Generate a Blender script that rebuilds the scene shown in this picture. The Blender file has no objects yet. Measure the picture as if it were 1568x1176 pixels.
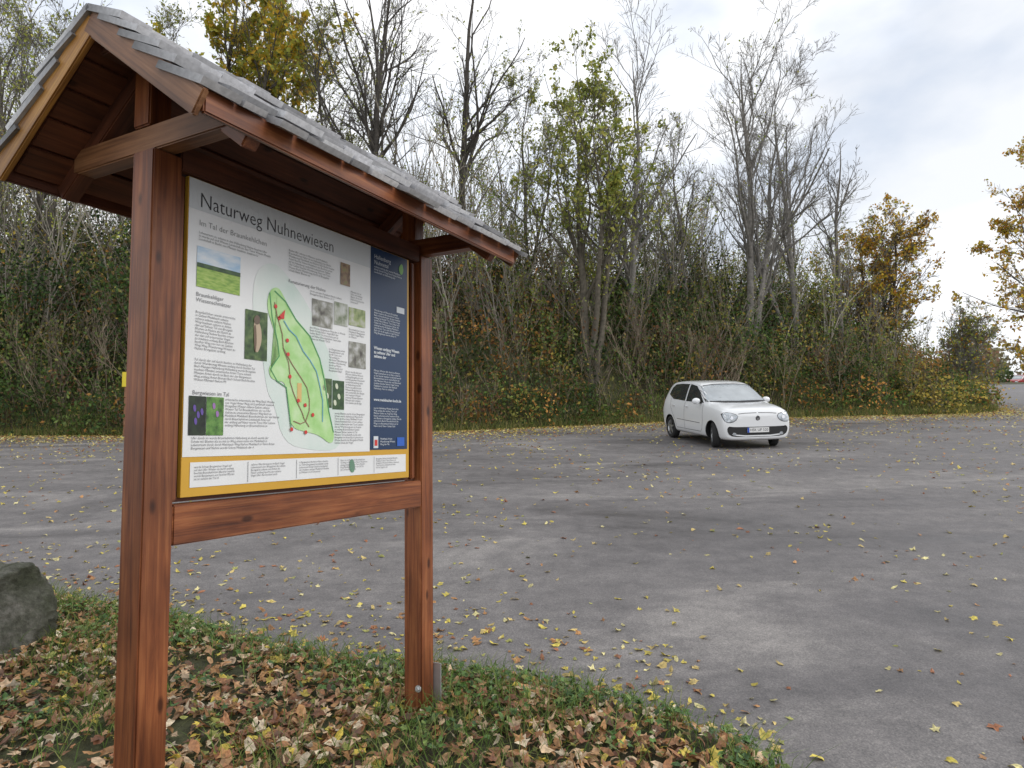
import bpy, bmesh, math, random
import numpy as np
from mathutils import Vector, Matrix, noise
from mathutils.bvhtree import BVHTree
rng = np.random.default_rng(7); random.seed(7)
scene = bpy.context.scene
ZC = 1.815; SL = 0.1016
R = math.radians

# ------------------------------------------------------------------ helpers
def link(o, parent=None):
    scene.collection.objects.link(o)
    if parent: o.parent = parent
    return o
def empty(name, loc=(0,0,0)):
    e = bpy.data.objects.new(name, None); e.location = loc; e.empty_display_size=.2
    return link(e)
def np_mesh(name, V, F, mats, col=None, mi=None, smooth=False, parent=None):
    me = bpy.data.meshes.new(name)
    V = np.asarray(V, np.float32); F = np.asarray(F, np.int32); n, k = F.shape
    me.vertices.add(len(V)); me.vertices.foreach_set("co", V.ravel())
    me.loops.add(n*k); me.loops.foreach_set("vertex_index", F.ravel())
    me.polygons.add(n); me.polygons.foreach_set("loop_start", np.arange(0, n*k, k, dtype=np.int32))
    if mi is not None: me.polygons.foreach_set("material_index", np.asarray(mi, np.int32))
    me.polygons.foreach_set("use_smooth", np.full(n, smooth, dtype=bool))
    me.update(calc_edges=True)
    if col is not None:
        a = me.attributes.new("Col", "FLOAT_COLOR", "POINT")
        c = np.ones((len(V), 4), np.float32); c[:, :3] = col
        a.data.foreach_set("color", c.ravel())
    for m in (mats if isinstance(mats, (list, tuple)) else [mats]): me.materials.append(m)
    return link(bpy.data.objects.new(name, me), parent)
def nrm(a): return a/np.maximum(np.linalg.norm(a, axis=-1, keepdims=True), 1e-9)

class NT:
    def __init__(s, m):
        m.use_nodes = True; s.t = m.node_tree; s.t.nodes.clear()
    def n(s, typ, **kw):
        nd = s.t.nodes.new(typ)
        for k, v in kw.items():
            if k.startswith("i_"):
                key = k[2:]; key = int(key) if key.isdigit() else key.replace("_", " ")
                nd.inputs[key].default_value = v
            else: setattr(nd, k, v)
        return nd
    def l(s, a, b): s.t.links.new(a, b)
    def ramp(s, fac, stops):
        r = s.n("ShaderNodeValToRGB"); e = r.color_ramp.elements
        while len(e) < len(stops): e.new(.5)
        for q, (p, c) in zip(e, stops):
            q.position = p; q.color = (*c, 1) if len(c) == 3 else c
        s.l(fac, r.inputs[0]); return r.outputs[0]
    def mix(s, f, a, b, mode='MIX'):
        m = s.n("ShaderNodeMix", data_type='RGBA', blend_type=mode)
        for sock, v in ((m.inputs[0], f), (m.inputs[6], a), (m.inputs[7], b)):
            if hasattr(v, "links"): s.l(v, sock)
            elif isinstance(v, (int, float)): sock.default_value = v
            else: sock.default_value = (*v, 1)
        return m.outputs[2]
def simple(name, c, rough=.6, metal=0., spec=.5, coat=0., var=0.06, scale=30):
    m = bpy.data.materials.new(name); t = NT(m)
    out = t.n("ShaderNodeOutputMaterial"); p = t.n("ShaderNodeBsdfPrincipled", i_Roughness=rough, i_Metallic=metal)
    p.inputs["Specular IOR Level"].default_value = spec; p.inputs["Coat Weight"].default_value = coat
    tc = t.n("ShaderNodeTexCoord"); no = t.n("ShaderNodeTexNoise", i_Scale=scale, i_Detail=4.)
    t.l(tc.outputs["Object"], no.inputs["Vector"])
    c1 = tuple(max(0, x*(1-var)) for x in c); c2 = tuple(min(1, x*(1+var)) for x in c)
    t.l(t.ramp(no.outputs[0], [(.3, c1), (.7, c2)]), p.inputs["Base Color"]); t.l(p.outputs[0], out.inputs[0])
    return m
def attr_mat(name, rough=.6, transl=0., spec=.3, nscale=0, bump=0., lo=.6, hi=1.25):
    m = bpy.data.materials.new(name); t = NT(m)
    out = t.n("ShaderNodeOutputMaterial"); p = t.n("ShaderNodeBsdfPrincipled", i_Roughness=rough)
    p.inputs["Specular IOR Level"].default_value = spec
    a = t.n("ShaderNodeAttribute", attribute_name="Col"); c = a.outputs[0]
    if nscale:
        tc = t.n("ShaderNodeTexCoord"); no = t.n("ShaderNodeTexNoise", i_Scale=float(nscale), i_Detail=5.)
        t.l(tc.outputs["Object"], no.inputs["Vector"])
        c = t.mix(1., c, t.ramp(no.outputs[0], [(.3, (lo,)*3), (.7, (hi,)*3)]), 'MULTIPLY')
        if bump:
            b = t.n("ShaderNodeBump", i_Strength=bump, i_Distance=.01); t.l(no.outputs[0], b.inputs["Height"]); t.l(b.outputs[0], p.inputs["Normal"])
    t.l(c, p.inputs["Base Color"])
    if transl:
        tr = t.n("ShaderNodeBsdfTranslucent"); t.l(c, tr.inputs[0])
        mx = t.n("ShaderNodeMixShader", i_0=transl); t.l(p.outputs[0], mx.inputs[1]); t.l(tr.outputs[0], mx.inputs[2]); t.l(mx.outputs[0], out.inputs[0])
    else: t.l(p.outputs[0], out.inputs[0])
    return m
def wood(name, dark, mid, light, rough=.5):
    m = bpy.data.materials.new(name); t = NT(m)
    out = t.n("ShaderNodeOutputMaterial"); p = t.n("ShaderNodeBsdfPrincipled", i_Roughness=rough)
    tc = t.n("ShaderNodeTexCoord"); oi = t.n("ShaderNodeObjectInfo")
    ad = t.n("ShaderNodeVectorMath", operation='ADD'); t.l(tc.outputs["Object"], ad.inputs[0])
    sc0 = t.n("ShaderNodeVectorMath", operation='SCALE', i_Scale=7.); sc0.inputs[0].default_value = (1,1,1)
    t.l(oi.outputs["Random"], sc0.inputs["Scale"]); t.l(sc0.outputs[0], ad.inputs[1])
    mp = t.n("ShaderNodeMapping"); mp.inputs["Scale"].default_value = (38, 38, 1.6); t.l(ad.outputs[0], mp.inputs[0])
    no = t.n("ShaderNodeTexNoise", i_Scale=1.3, i_Detail=8., i_Roughness=.65, i_Distortion=.6); t.l(mp.outputs[0], no.inputs[0])
    c = t.ramp(no.outputs[0], [(.3, dark), (.5, mid), (.72, light)])
    mp2 = t.n("ShaderNodeMapping"); mp2.inputs["Scale"].default_value = (6, 6, 3.); t.l(ad.outputs[0], mp2.inputs[0])
    n2 = t.n("ShaderNodeTexNoise", i_Scale=1.0, i_Detail=3.); t.l(mp2.outputs[0], n2.inputs[0])
    c = t.mix(1., c, t.ramp(n2.outputs[0], [(.35, (.62,.58,.55)), (.65, (1.15,1.15,1.15))]), 'MULTIPLY')
    vo = t.n("ShaderNodeTexVoronoi", i_Scale=1.0); mp3 = t.n("ShaderNodeMapping"); mp3.inputs["Scale"].default_value = (9, 9, 4.); t.l(ad.outputs[0], mp3.inputs[0]); t.l(mp3.outputs[0], vo.inputs[0])
    kn = t.ramp(vo.outputs["Distance"], [(.07, (.3,.25,.2)), (.14, (1,1,1))])
    c = t.mix(1., c, kn, 'MULTIPLY')
    t.l(c, p.inputs["Base Color"])
    b = t.n("ShaderNodeBump", i_Strength=.35, i_Distance=.003); t.l(no.outputs[0], b.inputs["Height"]); t.l(b.outputs[0], p.inputs["Normal"])
    t.l(p.outputs[0], out.inputs[0]); return m

# ------------------------------------------------------------------ terrain functions
def fn(x, y, s=1., seed=0):
    r = np.random.default_rng(seed); v = 0
    for i in range(7):
        a = r.uniform(0, 6.28); f = s*r.uniform(.5, 2.2); ph = r.uniform(0, 6.28)
        v = v+np.sin((x*math.cos(a)+y*math.sin(a))*f+ph)/7
    return v
EX = [-400,-40,-16,-9.5,-1.7,4.8,11.6,17,19,20,22,26,32,40,60,400]
EY = [30,21.8,21.4,20.8,21.0,23.4,25,25.6,26.8,28.5,33,41,56,62,66,66]
def edgeY(x): return np.interp(x, EX, EY)
HX = [-400,-40,-10,0,8,14,18,20.5,400]; HH = [6.6,6.4,5.9,5.4,5.1,3.9,2.0,0,0]
def plane(y): return SL*np.minimum(y, 72)
def bank(x, y):
    d = y-edgeY(x)-.25; q = np.clip(d/6.0, 0, 1); s = q*(1.4-.4*q) 
    s = np.clip(s, 0, 1)
    return np.interp(x, HX, HH)*s
def ground(x, y):
    d = y-edgeY(x); k = np.clip(d/3, 0, 1)
    return plane(np.where(d > 0, np.minimum(y, 72), y)) - .03 + bank(x, y) + k*.35*fn(x, y, 1.3, 3)*(np.interp(x, HX, HH) > .5)
VX = [-12,-8,-3.7,-3.16,-2.35,-1.47,-.76,0,.44,.85,1.08,1.18,1.35,1.5,1.7]
VY = [7.2,6.6,5.7,5.47,5.07,4.6,4.33,4.1,3.94,3.63,3.36,3.1,2.4,1.0,-4]
def vergeD(x, y): return np.interp(x, VX, VY)-y+.10*fn(x, y, 5, 9)+.05*fn(x, y, 16, 10)
def vergeZ(x, y):
    d = vergeD(x, y)
    return SL*y+np.clip(d*.3, -.06, .055)+.012*fn(x, y, 7, 5)*np.clip(d*3, 0, 1)

def grid_mesh(name, xs, ys, zf, mat, yfun=None):
    X, Y = np.meshgrid(xs, ys, indexing='ij')
    if yfun is not None: Y = yfun(X, Y)
    Z = zf(X, Y); V = np.stack([X, Y, Z], -1).reshape(-1, 3)
    nx, ny = len(xs), len(ys); i = np.arange(nx-1)[:, None]; j = np.arange(ny-1)[None, :]
    a = (i*ny+j).ravel(); F = np.stack([a, a+ny, a+ny+1, a+1], 1)
    return np_mesh(name, V, F, mat, smooth=True)

# ------------------------------------------------------------------ ground materials
def soil_mat():
    m = bpy.data.materials.new("soil_and_grass"); t = NT(m)
    out = t.n("ShaderNodeOutputMaterial"); p = t.n("ShaderNodeBsdfPrincipled", i_Roughness=.9)
    tc = t.n("ShaderNodeTexCoord")
    a = t.n("ShaderNodeTexNoise", i_Scale=.9, i_Detail=9., i_Roughness=.7); b = t.n("ShaderNodeTexNoise", i_Scale=14., i_Detail=6., i_Roughness=.7)
    for q in (a, b): t.l(tc.outputs["Object"], q.inputs[0])
    c = t.ramp(a.outputs[0], [(.35, (.04,.028,.016)), (.5, (.055,.058,.022)), (.65, (.07,.075,.03))])
    c = t.mix(1., c, t.ramp(b.outputs[0], [(.3, (.4,.4,.4)), (.7, (1.5,1.5,1.5))]), 'MULTIPLY')
    t.l(c, p.inputs["Base Color"])
    bp = t.n("ShaderNodeBump", i_Strength=.8, i_Distance=.05); t.l(b.outputs[0], bp.inputs["Height"]); t.l(bp.outputs[0], p.inputs["Normal"])
    t.l(p.outputs[0], out.inputs[0]); return m
def asphalt_mat():
    m = bpy.data.materials.new("weathered_asphalt"); t = NT(m)
    out = t.n("ShaderNodeOutputMaterial"); p = t.n("ShaderNodeBsdfPrincipled")
    tc = t.n("ShaderNodeTexCoord"); O = tc.outputs["Object"]
    mp = t.n("ShaderNodeMapping"); mp.inputs["Scale"].default_value = (.35, 1., 1.); mp.inputs["Rotation"].default_value=(0,0,.35); t.l(O, mp.inputs[0])
    big = t.n("ShaderNodeTexNoise", i_Scale=.6, i_Detail=8., i_Roughness=.68, i_Distortion=.9); t.l(mp.outputs[0], big.inputs[0])
    mid = t.n("ShaderNodeTexNoise", i_Scale=4.5, i_Detail=9., i_Roughness=.75); t.l(O, mid.inputs[0])
    fine = t.n("ShaderNodeTexNoise", i_Scale=90., i_Detail=4., i_Roughness=.75); t.l(O, fine.inputs[0])
    vo = t.n("ShaderNodeTexVoronoi", i_Scale=130.); t.l(O, vo.inputs[0])
    c = t.ramp(big.outputs[0], [(.30, (.088,.083,.085)), (.46, (.138,.131,.132)), (.56, (.170,.162,.161)), (.68, (.25,.238,.23))])
    c = t.mix(1., c, t.ramp(mid.outputs[0], [(.3, (.70,.70,.71)), (.7, (1.25,1.24,1.23))]), 'MULTIPLY')
    c = t.mix(1., c, t.ramp(fine.outputs[0], [(.3, (.66,.66,.67)), (.7, (1.32,1.31,1.30))]), 'MULTIPLY')
    c = t.mix(.5, c, t.ramp(vo.outputs["Color"], [(.2, (.65,.65,.65)), (.9, (1.55,1.5,1.45))]), 'MULTIPLY')
    t.l(c, p.inputs["Base Color"])
    t.l(t.ramp(big.outputs[0], [(.32, (.40,.40,.40)), (.55, (.76,.76,.76))]), p.inputs["Roughness"])
    bp = t.n("ShaderNodeBump", i_Strength=.45, i_Distance=.006); t.l(fine.outputs[0], bp.inputs["Height"]); t.l(bp.outputs[0], p.inputs["Normal"])
    t.l(p.outputs[0], out.inputs[0]); return m
SOIL = soil_mat(); ASPH = asphalt_mat()
xs = np.concatenate([[-600,-300,-150,-90,-60,-45], np.arange(-36, 40, .4), [42,46,52,60,75,100,160,300,600]])
ys = np.concatenate([[-200,-60,-20], np.arange(-8, 48, .4), [50,53,57,62,66,72,80,100,140,220,400,900]])
grid_mesh("ground", xs, ys, ground, SOIL)
ax = np.concatenate([[-60,-45], np.arange(-36, 60, .5)])
grid_mesh("asphalt_parking_lot", ax, np.linspace(0, 1, 90), lambda X, Y: SL*Y,
          ASPH, yfun=lambda X, t: -12+(edgeY(X)+.15*fn(X, X*0, 2, 2)+12)*t)
grid_mesh("grass_verge", np.arange(-12, 1.72, .07), np.arange(-4, 8, .07), vergeZ, SOIL)

# ------------------------------------------------------------------ tubes / leaves
def tubes(P, Rr, S=3):
    N, K, _ = P.shape
    T = np.gradient(P, axis=1); T = nrm(T); Tm = nrm(P[:, -1]-P[:, 0])
    ref = np.where(np.abs(Tm[:, 2:3]) > .8, np.array([[1., 0, 0]]), np.array([[0, 0, 1.]]))
    if S == 2: ref = rng.normal(size=(N, 3))*np.array([.35, 1., .35])
    A = nrm(np.cross(Tm, ref))[:, None, :].repeat(K, 1); B = nrm(np.cross(T, A)); A = np.cross(B, T)
    an = np.arange(S)*2*np.pi/S
    V = P[:, :, None, :]+Rr[:, :, None, None]*(np.cos(an)[None, None, :, None]*A[:, :, None, :]+np.sin(an)[None, None, :, None]*B[:, :, None, :])
    V = V.reshape(-1, 3)
    n = np.arange(N)[:, None, None]; k = np.arange(K-1)[None, :, None]; s = np.arange(1 if S == 2 else S)[None, None, :]
    b = (n*K+k)*S; s2 = (s+1) % S
    F = np.stack([(b+s), (b+s2), (b+S+s2), (b+S+s)], -1).reshape(-1, 4)
    return V, F
def grow(P, Rr, L, n, ang, ratio, K2, jit, up, tmin=.25, tmax=1., rr=.6, rmin=.004):
    N, K, _ = P.shape; M = N*n; idx = np.repeat(np.arange(N), n)
    t = rng.uniform(tmin, tmax, M); f = t*(K-1)*.999; i = f.astype(int); w = (f-i)[:, None]
    pos = P[idx, i]*(1-w)+P[idx, i+1]*w; tan = nrm(P[idx, i+1]-P[idx, i]); rad = Rr[idx, i]*(1-w[:, 0])+Rr[idx, i+1]*w[:, 0]
    per = rng.normal(size=(M, 3)); per -= (per*tan).sum(1, keepdims=True)*tan; per = nrm(per)
    a = R(ang)*rng.uniform(.6, 1.3, M)[:, None]
    d = nrm(np.cos(a)*tan+np.sin(a)*per+np.array([0, 0, up]))
    Ln = L[idx]*ratio*rng.uniform(.6, 1.25, M)*(1.15-.6*t)
    Q = [pos]
    for k in range(K2-1):
        d = nrm(d+jit*rng.normal(size=(M, 3))+np.array([0, 0, up*.35])); Q.append(Q[-1]+d*(Ln/(K2-1))[:, None])
    Q = np.stack(Q, 1); R2 = np.maximum((rad*rr)[:, None]*np.linspace(1, .3, K2)[None], rmin)
    return Q, R2, Ln
def leafquads(C, size, flat=0.):
    N = len(C); n = rng.normal(size=(N, 3)); n[:, 2] += flat; n = nrm(n)
    a = nrm(np.cross(n, rng.normal(size=(N, 3)))); b = np.cross(n, a)
    s = (size*np.ones(N))[:, None]
    V = np.stack([C-a*s, C-b*s*.62+n*s*.15, C+a*s, C+b*s*.62+n*s*.15], 1).reshape(-1, 3)
    F = np.arange(N*4).reshape(N, 4); return V, F
BARK = attr_mat("bark", .85, nscale=9); TWIG = attr_mat("twig", .85); LEAF = attr_mat("leaf", .6, .35)
def combine(parts):
    Vs, Fs, Cs, Ms = [], [], [], []; o = 0
    for V, F, c, m in parts:
        Vs.append(V); Fs.append(F+o); o += len(V)
        c = np.asarray(c, float); Cs.append(np.broadcast_to(c, (len(V), 3)) if c.ndim == 1 else c); Ms.append(np.full(len(F), m))
    return np.concatenate(Vs), np.concatenate(Fs), np.concatenate(Cs), np.concatenate(Ms)
def leafcols(N, pal, per=4, var=.25):
    pal = np.array(pal); c = pal[rng.integers(0, len(pal), N)]*rng.uniform(1-var, 1+var, (N, 1)); return np.repeat(c, per, 0)

YG = [(.38,.41,.08),(.30,.34,.07),(.46,.43,.10),(.22,.27,.06)]
YE = [(.62,.46,.04),(.52,.42,.05),(.66,.40,.04),(.38,.36,.05)]
OR = [(.58,.30,.04),(.48,.22,.04),(.60,.40,.06),(.32,.22,.05)]
def tree(name, x, y, h, r=.13, lean=(0, 0), n=(13, 7, 5, 3), leaves=0, pal=YG, lsize=.06, bark=(.13,.115,.095), spread=.42, fork=0, up=.28, lmin=0., forkz=.2, t0=.22, ang=42):
    z0 = float(ground(np.array(x), np.array(y)))-.2
    K = 12; t = np.linspace(0, 1, K)
    stems = []; rads = []; Ls = []
    for s in range(1+fork):
        ph = rng.uniform(0, 6.28); off = (0 if s == 0 else 1); hh = h*(1 if s == 0 else rng.uniform(.75, .95))
        dx = lean[0]*t**1.3+off*math.cos(ph)*.20*h*np.clip(t-forkz*.5, 0, 1)**.85+.15*np.sin(t*5+ph)*(h/10)+.05*np.sin(t*13+ph)
        dy = lean[1]*t+off*math.sin(ph)*.16*h*np.clip(t-forkz*.5, 0, 1)+.12*np.cos(t*4+ph)*(h/10)-.12*(h/10)*math.cos(ph)
        p = np.stack([x+dx, y+dy, z0+hh*t], 1); stems.append(p); rads.append(r*(1 if s == 0 else .75)*(1-t)**.8*.93+.01); Ls.append(hh)
    P0 = np.stack(stems); R0 = np.stack(rads); L0 = np.array(Ls)
    P1, R1, L1 = grow(P0, R0, L0, n[0], ang, spread, 8, .13, up, t0, .97, .55)
    P2, R2, L2 = grow(P1, R1, L1, n[1], 40, .45, 5, .17, up*.6, .2, 1., .6, .007)
    P3, R3, L3 = grow(P2, R2, L2, n[2], 40, .5, 4, .18, up*.5, .15, 1., .6, .006)
    P4, R4, L4 = grow(P3, R3, L3, n[3], 36, .6, 3, .18, up*.4, .1, 1., .7, .005)
    parts = [(*tubes(P0, R0, 7), bark, 0), (*tubes(P1, R1, 5), np.array(bark)*.95, 0), (*tubes(P2, R2, 3), np.array(bark)*.9, 2),
             (*tubes(P3, R3, 2), np.array(bark)*.9+.02, 2), (*tubes(P4, R4, 2), np.array(bark)+.03, 2)]
    if leaves:
        Q = P4.reshape(-1, 3); w = np.where(Q[:, 2] > z0+h*lmin, 1., 0.)
        cl = .5+fn(Q[:, 0]*1.4+Q[:, 1], Q[:, 2]*1.4, 1.6, int(abs(x*10)) % 99); w = w*np.clip(cl, 0.04, 1); w /= w.sum()
        C = Q[rng.choice(len(Q), leaves, p=w)]+rng.normal(size=(leaves, 3))*.07
        V, F = leafquads(C, lsize*rng.uniform(.6, 1.3, leaves)); parts.append((V, F, leafcols(leaves, pal), 1))
    V, F, C, M = combine(parts)
    return np_mesh(name, V, F, [BARK, LEAF, TWIG], C, M, smooth=True)

tree("bare_ash_tree", -17.6, 24.5, 12, .13, (.6,0), fork=1, leaves=1500)
tree("autumn_maple_tree", -12.4, 29, 15.0, .2, (0,0), (16,8,6,4), leaves=15000, pal=YE+YG[:2], lsize=.12, spread=.45, up=.15, lmin=.3, fork=1)
tree("bare_ash_tree", -5.2, 26, 13.5, .20, (.2,0), (15,7,5,3), fork=1, leaves=500, bark=(.09,.08,.07), spread=.5, up=.2)
tree("bare_ash_tree", -2.3, 27, 15, .17, (1.5,0), (14,6,5,3), leaves=500, bark=(.08,.07,.06), spread=.42, up=.2)
tree("willow_tree", 2.9, 24.3, 10.8, .18, (-.7,0), (12,7,6,3), fork=2, leaves=6500, pal=YG, lsize=.08, bark=(.12,.105,.08), spread=.42, up=.2)
tree("bare_ash_tree", 4.75, 26.2, 11.8, .16, (.3,0), (14,7,6,3), fork=1, bark=(.23,.215,.195), spread=.44, up=.28)
tree("bare_ash_tree", 9.5, 27.2, 12.6, .18, (.3,0), (15,7,6,3), fork=1, bark=(.23,.215,.195), spread=.46, leaves=300)
tree("bare_ash_tree", 11.6, 28, 11.2, .14, (-.2,0), (15,7,6,3), fork=1, bark=(.24,.225,.205), spread=.46)
tree("bare_ash_tree", 13.7, 28, 9.7, .12, (.3,0), (13,7,5,3), bark=(.17,.155,.135), spread=.3, up=.5)
tree("bare_ash_tree", -7.9, 29, 12, .12, (-.3,0), (13,7,5,3), fork=1, leaves=2500, pal=YG, bark=(.13,.12,.1))
tree("bare_ash_tree", .6, 28, 8.5, .09, (.2,0), (13,7,5,3), fork=1, leaves=2200, pal=YG)
tree("bare_ash_tree", 7.2, 28, 8.0, .09, (-.2,0), (13,7,5,3), fork=1, leaves=900, pal=YG, bark=(.19,.175,.155))
tree("bare_ash_tree", -15.2, 27, 11, .13, (.3,0), (14,7,6,3), fork=2, leaves=4000, pal=YG)
tree("bare_ash_tree", -21, 27, 12, .14, (.3,0), (14,7,6,3), fork=2, leaves=4000, pal=YG)
tree("autumn_hornbeam_tree", 16.8, 30.5, 6.2, .10, (.2,0), (18,8,6,3), leaves=8500, pal=OR+YE, lsize=.075, fork=4, spread=.44, up=.10, t0=.04, ang=58)
tree("autumn_birch_tree", 25.8, 30.5, 11.6, .14, (-.2,0), (16,8,6,3), leaves=9500, pal=OR+YE, lsize=.085, fork=1, spread=.4, up=.05, t0=.15)
tree("hazel_bush", 20.4, 31, 4.6, .06, (.2,0), (14,8,6,3), leaves=2600, pal=YG+OR[:1], lsize=.065, fork=4, up=.2, bark=(.2,.19,.16), t0=.1)

# thicket of saplings along the upper bank
def thicket(name, N, xr, dr, hr, leaves, bark, pal, lsize=.05, r0=.016, nc=(9, 3)):
    x = rng.uniform(*xr, N); d = rng.uniform(*dr, N); y = edgeY(x)+d; z = ground(x, y)-.1; K = 7
    hmul = np.interp(x, [-25,-8,8,14,19], [1.15,1.,.95,.75,.5])*(1+.6*fn(x, y, .8, 21))
    h = rng.uniform(*hr, N)*hmul; d0 = nrm(np.stack([rng.normal(0, .22, N), rng.normal(-.14, .2, N), np.ones(N)], 1)); Q = [np.stack([x, y, z], 1)]
    for k in range(K-1):
        d0 = nrm(d0+.09*rng.normal(size=(N, 3))); Q.append(Q[-1]+d0*(h/(K-1))[:, None])
    P = np.stack(Q, 1); R0 = (r0*rng.uniform(.6, 1.6, N)*h/3.5)[:, None]*np.linspace(1, .25, K)[None]+.003
    P1, R1, L1 = grow(P, R0, h, nc[0], 34, .36, 4, .14, .3, .15, 1., .6, .0055)
    P2, R2, L2 = grow(P1, R1, L1, nc[1], 34, .5, 3, .17, .2, .1, 1., .7, .005)
    tint = rng.uniform(.55, 1.5, (N, 1))
    cb = lambda k, S, rep: np.repeat(np.array(bark)*tint, rep*k*S, 0)
    parts = [(*tubes(P, R0, 3), cb(K, 3, 1), 0), (*tubes(P1, R1, 2), cb(4, 2, nc[0]), 0), (*tubes(P2, R2, 2), cb(3, 2, nc[0]*nc[1]), 0)]
    Q = np.concatenate([P1.reshape(-1, 3), P2.reshape(-1, 3)]); w = np.clip(.30+fn(Q[:, 0], Q[:, 2]*1.3+Q[:, 1], 1.1, 33), .02, 1); w /= w.sum()
    C = Q[rng.choice(len(Q), leaves, p=w)]+rng.normal(size=(leaves, 3))*.06
    tone = np.clip(1+.8*fn(C[:, 0], C[:, 2]+C[:, 1], .8, 41), .45, 1.6)
    V, F = leafquads(C, lsize*rng.uniform(.6, 1.3, leaves)); parts.append((V, F, leafcols(leaves, pal)*np.repeat(tone, 4)[:, None], 1))
    V, F, C, M = combine(parts); return np_mesh(name, V, F, [TWIG, LEAF], C, M)
thicket("sapling_thicket", 860, (-27, 17.5), (2.2, 9), (2.4, 6.2), 50000, (.25,.225,.185), YG*2+[(.16,.22,.05)]*3+[(.42,.28,.07)], lsize=.055)
thicket("bramble_stems", 1900, (-27, 20), (.3, 6.5), (1.0, 2.7), 36000, (.20,.16,.115), [(.12,.18,.045),(.22,.25,.065),(.085,.14,.035),(.28,.20,.06)], lsize=.055, r0=.012, nc=(7, 2))

# shrub foliage on the bank face
PAL = np.array([(.060,.108,.028),(.085,.145,.034),(.13,.18,.044),(.22,.22,.055),(.17,.115,.05),(.15,.075,.038),(.42,.32,.07),(.42,.21,.055),(.036,.068,.022),(.13,.12,.06)])
wts = np.array([.22,.19,.15,.10,.07,.06,.05,.04,.12,.05])
def shrubs(name, bx, by, bz, br, sq, dens, lsize, wts):
    NB = len(bx); per = (dens*rng.uniform(.55, 1.3, NB)*br**2).astype(int)+20; idx = np.repeat(np.arange(NB), per); M = len(idx)
    dirs = nrm(rng.normal(size=(M, 3))); rad = rng.uniform(.2, 1., M)**.5
    rad *= 1+.28*fn(dirs[:, 0]*3+bx[idx]*7, dirs[:, 2]*3+dirs[:, 1]*2, 1.5, 55)
    C = np.stack([bx, by, bz], 1)[idx]+dirs*(rad*br[idx])[:, None]*np.array([1.1, 1., sq])+rng.normal(size=(M, 3))*.09
    pi = rng.choice(len(PAL), NB, p=wts/wts.sum())
    orange = (bx > 15.3) & (rng.random(NB) < .55); pi[orange] = rng.choice([6, 7, 3], orange.sum())
    red = (np.abs(bx+.5) < 2.8) & (rng.random(NB) < .30); pi[red] = rng.choice([5, 7, 4, 6], red.sum())
    tone = np.clip(1+.75*fn(bx, bz*1.5+by, .75, 62), .45, 1.5)
    col = PAL[pi][idx]*rng.uniform(.55, 1.45, (M, 1))*tone[idx][:, None]; sw = rng.random(M) < .14; col[sw] = PAL[rng.integers(0, len(PAL), sw.sum())]
    V, F = leafquads(C, lsize*rng.uniform(.55, 1.3, M), .3); np_mesh(name, V, F, LEAF, np.repeat(col, 4, 0))
NB = 1350
bx = rng.uniform(-28, 20.3, NB); bd = rng.uniform(.1, 7.6, NB); by = edgeY(bx)+bd; keep = (np.interp(bx, HX, HH) > .15) & (fn(bx, by, 1.1, 71) > -.38); bx, by = bx[keep], by[keep]
br = rng.uniform(.35, 1.05, len(bx))*np.where(bx < -8, 1.2, 1.); shrubs("shrub_bank_foliage", bx, by, ground(bx, by)+br*.5, br, .95, 225, .064, wts)
NB = 190   # taller, airier shrubs
bx = rng.uniform(-26, 16, NB); by = edgeY(bx)+rng.uniform(1.5, 7, NB); br = rng.uniform(.6, 1.25, NB); bz = ground(bx, by)+rng.uniform(.9, 2.3, NB)*np.interp(bx, [-26,-9,0,16], [1.3,1.1,.9,.6])
shrubs("tall_shrub_foliage", bx, by, bz, br, 1.35, 95, .07, np.array([.25,.25,.2,.15,.05,.03,.07,.02,.1,.03]))
bx = np.concatenate([rng.uniform(-24, -8.5, 95), rng.uniform(4, 14, 50)]); NB = len(bx); by = edgeY(bx)+rng.uniform(1, 5.5, NB); br = rng.uniform(.6, 1.3, NB); bz = ground(bx, by)+rng.uniform(.6, 3.9, NB)*np.where(bx > 0, .45, 1)
shrubs("ivy_foliage", bx, by, bz, br, 1.3, 215, .07, np.array([.45,.2,.05,.02,.03,.02,.0,.0,.4,.03]))
# thin grass fringe at the foot of the bank
N = 26000; x = rng.uniform(-30, 24, N); d = rng.gamma(1.5, .35, N)-.1; y = edgeY(x)+d; z = ground(x, y); h = rng.uniform(.08, .32, N)
b = np.stack([x, y, z], 1); dv = nrm(rng.normal(size=(N, 3))*np.array([1, 1, 0])); tip = b+np.stack([rng.normal(0, .07, N), rng.normal(0, .07, N), h], 1)
V = np.stack([b-dv*.012, b+dv*.012, tip+dv*.003, tip-dv*.003], 1).reshape(-1, 3)
np_mesh("grass_fringe", V, np.arange(N*4).reshape(N, 4), LEAF, leafcols(N, [(.16,.20,.05),(.27,.26,.08),(.34,.29,.12),(.11,.16,.04)]))
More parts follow.
